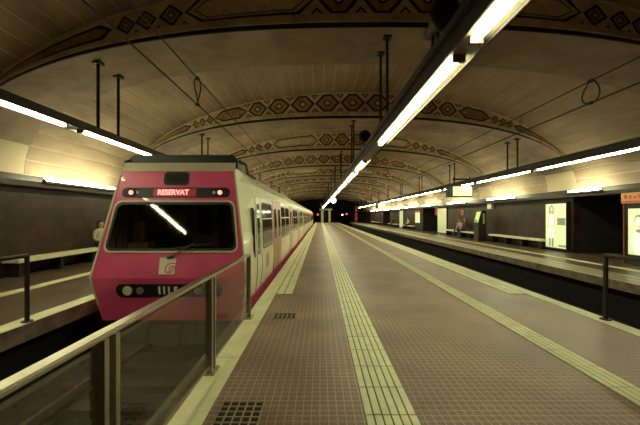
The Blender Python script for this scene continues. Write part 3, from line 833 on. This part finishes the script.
# ------------------------------------------------------------------ drain grates
def grate(x, y, nx, ny, px, py, label):
    t = thing('drain_grate', label, 'grate', (x, y, 0))
    MB().box(0, nx*px, 0, ny*py, .0, .004).build('pit_shade', M_black, t)  # black plate on the floor stands in for the shade under the bars
    for k in range(nx+1): MB().box(k*px-.007, k*px+.007, -.007, ny*py+.007, .0, .009).build('bar', M_trimgrate, t)
    for k in range(ny+1): MB().box(-.007, nx*px+.007, k*py-.007, k*py+.007, .0, .009).build('bar', M_trimgrate, t)
M_trimgrate = mat('grate_bar', (.34, .25, .15), .6, var=.2, scale=20)
grate(-.825, 2.40, 5, 5, .0693, .0693, 'square drain grate with dark cells near the glass railing')
grate(-.735, 5.0, 5, 2, .0693, .12, 'narrow drain grate of long slots between railing end and train door')

# ------------------------------------------------------------------ overhead wires
def wire(name, x, z, label, r_=.016, drop=None):
    t = MB().tube([(x, Y0, z)]+[(x, y, z) for y in range(0, 80, 8)]+[(x, 80.6, z)], r_, 6).build(name, M_wire)
    tag(t, label, 'wire')
    if drop:
        for y in (3.6, 9.4, 16, 22.6, 29.2): MB().tube([(x, y, z), (x, y, drop)], .006, 5).build('dropper', M_wire, t)
    return t
wire('contact_wire', -2.66, 4.02, 'lower overhead contact wire above the magenta train')
wire('messenger_wire', -2.66, 4.58, 'upper overhead carrying wire above the magenta train', .014)
wire('contact_wire', 5.92, 4.07, 'lower overhead contact wire above the empty track')
wire('messenger_wire', 5.92, 4.55, 'upper overhead carrying wire above the empty track', .014, 4.085)
def wire_loop(x, y, z0, z1, label, wdt):
    zc = (z0+z1)/2
    t = thing('wire_loop', label, 'cable loop', (x, y, zc))
    pts = [(0.03*math.sin(2*a), wdt*math.sin(a), (z1-z0)/2*math.cos(a)) for a in [2*math.pi*k/28 for k in range(29)]]
    MB().tube(pts, .014, 6, False).build('loop_cable', M_wire, t)
    for zz in (z1-zc, z0-zc): MB().box(-.03, .03, -.05, .05, zz-.03, zz+.03).build('clamp', M_darkmetal, t)
wire_loop(-2.66, 6.95, 4.02, 4.58, 'oval cable loop joining the two wires above the train front', .13)
wire_loop(5.92, 7.0, 4.07, 4.55, 'oval cable loop joining the two wires above the empty track', .22)

# ------------------------------------------------------------------ loudspeakers / cameras on the centre bar, hanging items
def loudspeaker(x, y, z, s, label):
    t = thing('loudspeaker', label, 'loudspeaker', (x, y, ZB+.19))
    h = z-ZB-.19
    MB().box(-.02, .02, -.02, .02, 0, h).box(-.02, .02, .16, .20, 0, h).box(-.02, .02, -.02, .2, h-.03, h).build('bracket', M_darkmetal, t)
    b_ = MB(); b_.tube([(0, -.30*s, h), (0, -.22*s, h), (0, .05*s, h+.05), (0, .32*s, h+.06)], [.20*s, .19*s, .10*s, .08*s], 14); b_.build('horn', M_darkmetal, t, True)
    MB().tube([(0, -.31*s, h), (0, -.305*s, h)], .16*s, 14).build('grille', M_black, t)
loudspeaker(1.56, 4.25, 4.12, 1.0, 'dark horn loudspeaker on a bracket above the first stretch of the centre light strip')
loudspeaker(1.48, 10.8, 4.22, 1.0, 'dark horn loudspeaker on a bracket above the unlit gap of the centre light strip')
t = thing('ceiling_camera', 'small dark box camera hanging under an arch above the empty track', 'camera', (5.8, 27.5, 5.6))
MB().tube([(0, 0, 0), (0, 0, -.4)], .03, 8).build('stem', M_darkmetal, t)
o = MB().box(-.2, .2, -.25, .15, -.68, -.38).build('case', M_darkmetal, t); bevel(o, .05)
MB().box(-.13, .13, -.262, -.25, -.62, -.46).build('lens_window', M_trimpale, t)

def monitor(x, y, wd, label):
    t = thing('platform_monitor', label, 'monitor', (x, y, ZB+.1))
    z0 = -.78
    o = MB().box(-wd/2, wd/2, 0, .42, z0, z0+.68).build('case', M_rubber, t); bevel(o, .03)
    MB().box(-wd/2+.28, wd/2-.06, -.012, 0, z0+.07, z0+.61).build('screen', M_tvscreen, t)
    for k in range(3): MB().box(-wd/2+.36, wd/2-.2-.1*k, -.016, -.012, z0+.15+.15*k, z0+.21+.15*k).build('screen_line', M_tvink, t)
    for sx in (-.30, .65): MB().box(sx-.03, sx+.03, .18, .24, z0+.68, .45).build('hanger', M_darkmetal, t)
    MB().box(-.38, .72, .15, .27, .25, .34).build('crossbar', M_darkmetal, t)
monitor(8.3, 18.9, 1.45, 'bright information monitor in a dark case hung above the seated couple')
monitor(8.6, 45, 1.4, 'small distant information monitor hung from the light strip far down the platform')

t = thing('round_clock', 'glowing white round clock beside the far end of the centre light strip', 'clock', (1.5, 36, 3.35))
MB().tube([(0, -.08, 0), (0, .08, 0)], .30, 28).build('face', M_clock, t)
MB().tube([(0, -.07, 0), (0, .07, 0)], .315, 28).build('case', M_darkmetal, t)
MB().box(-.36, .02, -.02, .02, .29, .33).build('arm', M_darkmetal, t)

# far kiosk at the platform end
t = thing('platform_kiosk', 'pale portal with a dark doorway at the far end of the centre platform', 'kiosk', (1.4, 76.2, 0))
MB().box(-1.15, -.55, 0, 2, 0, 3.0).build('side_wall', M_panelpale, t)
MB().box(.65, 1.15, 0, 2, 0, 3.0).build('side_wall', M_panelpale, t)
MB().box(-1.5, 1.5, -.2, 2, 3.0, 3.35).build('roof', M_panelpale, t)
MB().box(-.55, .65, 1.2, 1.3, 0, 3.0).build('door', M_black, t)
MB().box(-1.2, -.85, -.1, .0, 3.7, 4.6).box(-1.05, -1.0, -.05, .0, 3.35, 3.8).build('roof_sign', M_panelpale, t)
def signal(x, z, m, label, y=79.5):
    t = thing('signal_lamp', label, 'signal', (x, y, z))
    MB().box(-.25, .25, .02, .3, -.4, .4).build('case', M_black, t)
    MB().tube([(0, -.04, 0), (0, .03, 0)], .17, 16).build('lens', m, t)
    MB().tube([(0, .2, -.4), (0, .2, -z)], .05, 8).build('mast', M_darkmetal, t)
signal(6.6, 2.1, M_signalred, 'glowing red signal lamp beside the far tunnel of the empty track')
signal(5.55, 1.9, M_signalwhite, 'small white signal lamp beside the far tunnel of the empty track')
signal(-.55, 1.95, M_signalred, 'small red signal lamp at the far end beside the train')

# ------------------------------------------------------------------ benches
def bench(side, ya, yb, label):
    x = WL if side < 0 else WR
    t = thing('wall_bench', label, 'bench', (x, ya, 0), 0, 'benches along the side walls'); s = 1 if side < 0 else -1; n = yb-ya
    lo_, hi_ = sorted((s*.02, s*.48))
    o = MB().box(lo_, hi_, 0, n, .38, .48).build('seat_slab', M_bench, t); bevel(o, .015)
    k = max(2, int(n/1.4)+1)
    for i in range(k):
        yy = .2+(n-.4)*i/(k-1); a_, b_ = sorted((s*.02, s*.36)); MB().box(a_, b_, yy-.06, yy+.06, 0, .38).build('leg', M_darkmetal, t)
bench(1, 15.3, 20.0, 'pale bench slab by the tall lit poster')
bench(1, 21.3, 27.2, 'pale bench slab with the seated couple')
bench(1, 37.0, 41.5, 'pale bench slab with a lone person in a cream top')
bench(1, 44.3, 49.8, 'pale bench slab with a person in dark clothes')
bench(1, 57, 66, 'pale empty bench slab farthest along the poster wall')
bench(-1, 8.2, 18.0, 'long pale bench slab along the wall behind the train')

# ------------------------------------------------------------------ lit posters, booth, machine, signs on the right wall
def wallbox(name, label, cat, ya, yb, za, zb, dep=.16):
    t = thing(name, label, cat, (WR, ya, 0)); return t
t = thing('lit_poster_case', 'tall lit advertising case showing a pale standing figure, between bench and dark passage', 'poster', (WR-.16, 14.02, 0))
W_ = 1.38; zb, zt = .14, 2.16
MB().box(0, .16, 0, W_, zb-.06, zt+.06).build('case', M_darkmetal, t)
for y0_, y1_, z0_, z1_ in ((0, W_, zb-.06, zb), (0, W_, zt, zt+.06), (0, .05, zb, zt), (W_-.05, W_, zb, zt)):
    MB().box(-.03, 0, y0_, y1_, z0_, z1_).build('frame', M_darkmetal, t)
MB().box(-.012, 0, .05, W_-.05, zb, zt).build('lit_sheet', M_poster, t)
def blob(name, m, cy, cz, ry, rz, x, parent, tilt=0):
    pts = []
    for k in range(20):
        a = 2*math.pi*k/20; u, v_ = ry*math.cos(a), rz*math.sin(a)
        pts.append((x, cy+u*math.cos(tilt)-v_*math.sin(tilt), cz+u*math.sin(tilt)+v_*math.cos(tilt)))
    return MB().prism(pts, (-.002, 0, 0)).build(name, m, parent)
fyc = W_-.42      # the far side of the case is at its left in the picture
blob('print_hair', M_postergrey, fyc, 1.86, .17, .26, -.012, t); blob('print_head', M_posterskin, fyc-.02, 1.90, .09, .13, -.015, t)
blob('print_torso', M_posterpale, fyc, 1.40, .20, .32, -.014, t); blob('print_arm', M_posterskin, fyc+.2, 1.35, .05, .30, -.015, t, .15); blob('print_arm', M_posterskin, fyc-.2, 1.35, .05, .28, -.015, t, -.15)
blob('print_skirt', M_posterpale, fyc, .85, .19, .30, -.016, t); blob('print_belt', M_posterskin, fyc, 1.10, .16, .05, -.018, t)
for sx in (-.09, .09): blob('print_leg', M_postergrey, fyc+sx, .42, .06, .26, -.015, t)
MB().box(-.016, -.012, .10, .60, 1.18, 1.52).build('print_text_block', M_postergrey, t)
for k in range(4): MB().box(-.019, -.016, .14, .56-.07*(k % 2), 1.23+.07*k, 1.26+.07*k).build('print_text_line', M_posterdark, t)
MB().box(-.016, -.012, .07, .5, .2, .3).build('print_footer', M_postergrey, t)

t = thing('photo_booth', 'dark booth with an orange lettered header and a narrow lit picture panel', 'booth', (10.2, 8.85, 0))
MB().box(.02, .8, 0, 1.9, 0, 2.02).build('cabinet', M_rubber, t)
MB().box(-.06, .8, -.03, 1.93, 2.02, 2.36).build('header', M_orange, t)
MB().box(-.065, -.06, -.03, 1.93, 2.04, 2.10).build('header_stripe', M_red, t)
for k in range(9): MB().box(-.066, -.06, 1.72-.16*k, 1.82-.16*k, 2.17, 2.30-.03*(k % 3)).build('header_mark', M_red, t)
for y_ in (0, 1.2, 1.86): MB().box(-.02, .02, y_, y_+.04, 0, 2.02).build('edge_post', mat('booth_trim', (.20, .045, .03), .5), t)
MB().box(.0, .02, 1.26, 1.74, .34, 1.84).build('picture_panel', M_poster, t)
blob('print_hair', M_postergrey, 1.40, 1.45, .13, .20, .0, t); blob('print_head', M_posterpale, 1.41, 1.42, .09, .15, -.002, t); blob('print_torso', M_posterpale, 1.45, .8, .16, .42, -.002, t); blob('print_band', M_postergrey, 1.38, 1.12, .12, .06, -.004, t)
t2 = MB().box(-.01, .02, .1, 1.1, .3, 1.9).build('curtain', M_clothdark, t)

t = thing('help_point_machine', 'dark upright machine with a slanted green lit screen between two benches', 'machine', (10.3, 20.3, 0))
MB().prism([(-.25, 0, 0), (.25, 0, 0), (.25, 0, 1.95), (-.02, 0, 1.95), (-.25, 0, 1.1)], (0, .62, 0)).build('body', M_darkmetal, t)
q = [(-.245, .06, 1.2), (-.245, .56, 1.2), (-.06, .56, 1.86), (-.06, .06, 1.86)]
MB().prism(q, (-.02, 0, .006)).build('screen', mat('machine_screen', (.3, .4, .15), .4, emit=.5, ecol=(.5, .7, .2)), t)
MB().prism([(-.24, .2, 1.18), (-.24, .56, 1.18), (-.19, .56, 1.36), (-.19, .2, 1.36)], (-.035, 0, .01)).build('orange_panel', M_orange, t)
MB().prism([(.02, -.006, 1.1), (.15, -.006, 1.1), (.15, -.006, 1.75), (.02, -.006, 1.75)], (0, .006, 0)).build('side_label', mat('machine_label', (.45, .42, .16), .5), t)

def panel(name, label, cat, ya, yb, za, zb, m, dep=.08, top=None):
    t = thing(name, label, cat, (WR-dep-.004, ya, 0))
    MB().box(0, dep, 0, yb-ya, za-.03, zb+.03).build('backing', M_darkmetal, t)
    MB().box(-.012, 0, .03, yb-ya-.03, za, zb).build('sheet', m, t)
    if top: MB().box(-.014, 0, 0, yb-ya, zb+.03, zb+.28).build('header', top, t)
    return t
M_map = mat('info_sheet', (.62, .60, .45), .5, emit=.35, ecol=(.75, .78, .45), var=.15, scale=8)
panel('wall_panel', 'tall pale lit panel beside the dark passage near the seated couple', 'panel', 27.6, 29.7, .1, 2.3, mat('glow_panel', (.66, .66, .45), .5, emit=.12, ecol=(.82, .88, .5), var=.1))
panel('wall_panel', 'narrow pale lit panel past the second bench, between two seated people', 'panel', 42.0, 43.9, .1, 2.3, mat('glow_panel2', (.66, .66, .45), .5, emit=.12, ecol=(.82, .88, .5), var=.1))
panel('map_board', 'pale map board with a red header beside the dark passage', 'notice board', 34.9, 36.7, .85, 2.0, M_map, top=M_red)
def hang_sign(x, y, z, wd, h, label):
    t = thing('hanging_sign', label, 'sign', (x, y, z))
    MB().box(-wd/2, wd/2, -.05, .05, 0, h).build('plate', M_red, t)
    MB().box(-wd/2-.02, wd/2+.02, -.06, .06, h, h+.04).build('top_frame', M_darkmetal, t)
    for k in range(3): MB().box(-wd/4, wd/4, -.055, -.05, h*(.2+.25*k), h*(.32+.25*k)).build('sign_mark', M_panelpale, t)
hang_sign(10.85, 29.8, 1.65, .24, .9, 'upright red sign projecting from the wall at the passage edge')
hang_sign(8.7, 77.0, 0, .6, 4.0, 'tall red sign standing out far away at the end of the platform')
t = thing('round_wall_sign', 'small round red and white sign on the wall above the seated couple', 'sign', (WR, 24.7, 1.85))
MB().tube([(-.03, 0, 0), (0, 0, 0)], .22, 24).build('disc', M_panelpale, t)
MB().ringprism([(-.045, .27*math.cos(a), .27*math.sin(a)) for a in [R(90*k) for k in range(4)]], [(-.045, .15*math.cos(a), .15*math.sin(a)) for a in [R(90*k) for k in range(4)]], (.012, 0, 0)).build('red_diamond', M_red, t)
MB().box(-.05, -.04, -.08, .08, -.07, .07).build('centre_mark', M_denim, t)
# speakers/junction box on wall ledge
t = thing('junction_box', 'small pale box under the ledge above the upright machine', 'box', (WR-.2, 20.2, 2.05))
o = MB().box(0, .2, 0, .5, 0, .33).build('case', M_bench, t); bevel(o, .02)
MB().box(-.01, 0, .05, .45, .04, .29).build('lid', M_bench, t)

# ------------------------------------------------------------------ people seated on the benches
def person(label, loc, rz, top, legs, hair, lean=0.0, arms='lap', long_hair=False):
    root = thing('person', label, 'person', loc, rz)
    # local frame: faces -Y, seat top at z .48, sits with hips at y 0
    J = {}; E = []; rad = []
    def v(n, p, r_): J[n] = (len(rad), p); rad.append((p, r_))
    ln = lean
    v('pelvis', (0, 0, .58), .15); v('waist', (0, -ln*.3, .76), .135); v('chest', (0, -ln*.7, .96), .155); v('shoulder', (0, -ln, 1.08), .11)
    v('neck', (0, -ln*1.1-.01, 1.17), .052); v('jaw', (0, -ln*1.2-.03, 1.24), .07); v('head', (0, -ln*1.2-.02, 1.32), .092); v('crown', (0, -ln*1.2-.005, 1.39), .075)
    v('nose', (0, -ln*1.2-.125, 1.29), .014)
    E += [('pelvis', 'waist'), ('waist', 'chest'), ('chest', 'shoulder'), ('shoulder', 'neck'), ('neck', 'jaw'), ('jaw', 'head'), ('head', 'crown'), ('head', 'nose')]
    for s, sg in (('l', -1), ('r', 1)):
        v('hip'+s, (sg*.10, -.06, .57), .095); v('knee'+s, (sg*.12, -.46, .55), .066); v('ank'+s, (sg*.12, -.44+.06*sg, .10), .042); v('toe'+s, (sg*.13, -.60+.06*sg, .045), .036)
        E += [('pelvis', 'hip'+s), ('hip'+s, 'knee'+s), ('knee'+s, 'ank'+s), ('ank'+s, 'toe'+s)]
        v('sh'+s, (sg*.19, -ln, 1.05), .066); v('elb'+s, (sg*.25, -ln*.6-.06, .80), .048)
        if arms == 'lap': hand = (sg*.10, -.30, .70)
        else: hand = (sg*.06, -ln-.22, 1.0) if sg > 0 else (sg*.10, -.30, .70)
        v('wri'+s, hand, .032); d = (Vector(hand)-Vector((sg*.25, -ln*.6-.06, .80))).normalized()
        pal = Vector(hand)+d*.06; v('palm'+s, tuple(pal), .034)
        E += [('shoulder', 'sh'+s), ('sh'+s, 'elb'+s), ('elb'+s, 'wri'+s), ('wri'+s, 'palm'+s)]
        side = d.cross(Vector((0, 0, 1))).normalized()
        for k, (off, le) in enumerate(((-.030, .055), (-.010, .065), (.012, .06), (.032, .045), (-.05*sg, .03))):
            a_ = pal+side*off+d*(.03 if k < 4 else 0); b_ = a_+d*le+Vector((0, 0, -.02))
            v('f%s%da' % (s, k), tuple(a_), .011); v('f%s%db' % (s, k), tuple(b_), .009)
            E += [('palm'+s, 'f%s%da' % (s, k)), ('f%s%da' % (s, k), 'f%s%db' % (s, k))]
    me = bpy.data.meshes.new('body'); me.from_pydata([p for p, _ in rad], [(J[a][0], J[b][0]) for a, b in E], []); me.update()
    o = bpy.data.objects.new('body', me); C.objects.link(o)
    sk = o.modifiers.new('skin', 'SKIN'); sk.use_smooth_shade = True
    for i, (_, r_) in enumerate(rad): me.skin_vertices[0].data[i].radius = (r_, r_*.82 if i < 4 else r_); me.skin_vertices[0].data[i].use_root = (i == 0)
    sb = o.modifiers.new('sub', 'SUBSURF'); sb.levels = 2; sb.render_levels = 2
    dg = bpy.context.evaluated_depsgraph_get(); nm = bpy.data.meshes.new_from_object(o.evaluated_get(dg)); bpy.data.objects.remove(o)
    nm.materials.clear()
    for m_ in (M_skin, top, legs, M_shoe): nm.materials.append(m_)
    def segmat(a, b):
        n_ = a+b
        if any(k in n_ for k in ('toe',)): return 3
        if any(k in n_ for k in ('hip', 'knee', 'ank')): return 2
        if any(k in n_ for k in ('palm', 'fl', 'fr', 'jaw', 'head', 'crown', 'nose')): return 0
        return 1
    segs = [(Vector(J[a][1]), Vector(J[b][1]), segmat(a, b)) for a, b in E]
    for p in nm.polygons:
        c = p.center; best = None
        for a, b, m_ in segs:
            d = b-a; t_ = max(0, min(1, (c-a).dot(d)/max(1e-9, d.length_squared))); dist = (c-(a+d*t_)).length
            if best is None or dist < best[0]: best = (dist, m_)
        p.material_index = best[1]; p.use_smooth = True
    link('body', nm, root)
    # hair cap, open at the face; eyes and mouth
    hy = -ln*1.2
    bm = bmesh.new(); bmesh.ops.create_uvsphere(bm, u_segments=18, v_segments=12, radius=1)
    for q in bm.verts:
        x, y, z = q.co; lowb = (1.55 if long_hair and y > -.1 else 1.0)
        q.co = (x*.100, y*.112+.012+hy, z*.105*(lowb if z < 0 else 1)+1.345)
        if y < -.25 and z < .45: q.co.y = hy+.02; q.co.x *= .8
        if z < -.3 and y > -.25 and long_hair: q.co.z -= .12*(-z); q.co.x *= 1.1
    hm = bpy.data.meshes.new('hair'); bm.to_mesh(hm); bm.free(); hm.materials.append(hair)
    for p in hm.polygons: p.use_smooth = True
    link('hair', hm, root)
    for sx in (-.034, .034): MB().tube([(sx, hy-.10, 1.315), (sx, hy-.112, 1.315)], .011, 8).build('eye', M_hair, root)
    MB().box(-.024, .024, hy-.108, hy-.09, 1.236, 1.246).build('mouth', M_clothwine, root)
    return root
FR = -math.pi/2     # sitting on the right wall, facing the tracks (-X)
bx = WR-.24
person('seated person in a pale top leaning towards a companion on the bench', (bx-.03, 24.4, 0), FR+.35, M_clothpink, M_denim, M_hairbrown, .10, 'up', True)
person('seated person in a wine coloured top beside a companion on the bench', (bx-.02, 23.55, 0), FR-.2, M_clothwine, M_denim, M_hairbrown, .03)
person('lone person in a cream top sitting on a far bench', (bx, 38.6, 0), FR+.2, M_clothcream, M_clothdark, M_hair, .12)
person('lone person in dark clothes sitting on a far bench', (bx, 46.6, 0), FR, M_clothdark, M_clothdark, M_hair, .05)
person('dark haired person in a pale top on the bench, half hidden by the train', (WL+.26, 11.5, 0), math.pi/2-.3, M_clothcream, M_clothdark, M_hair, .05, 'up', True)
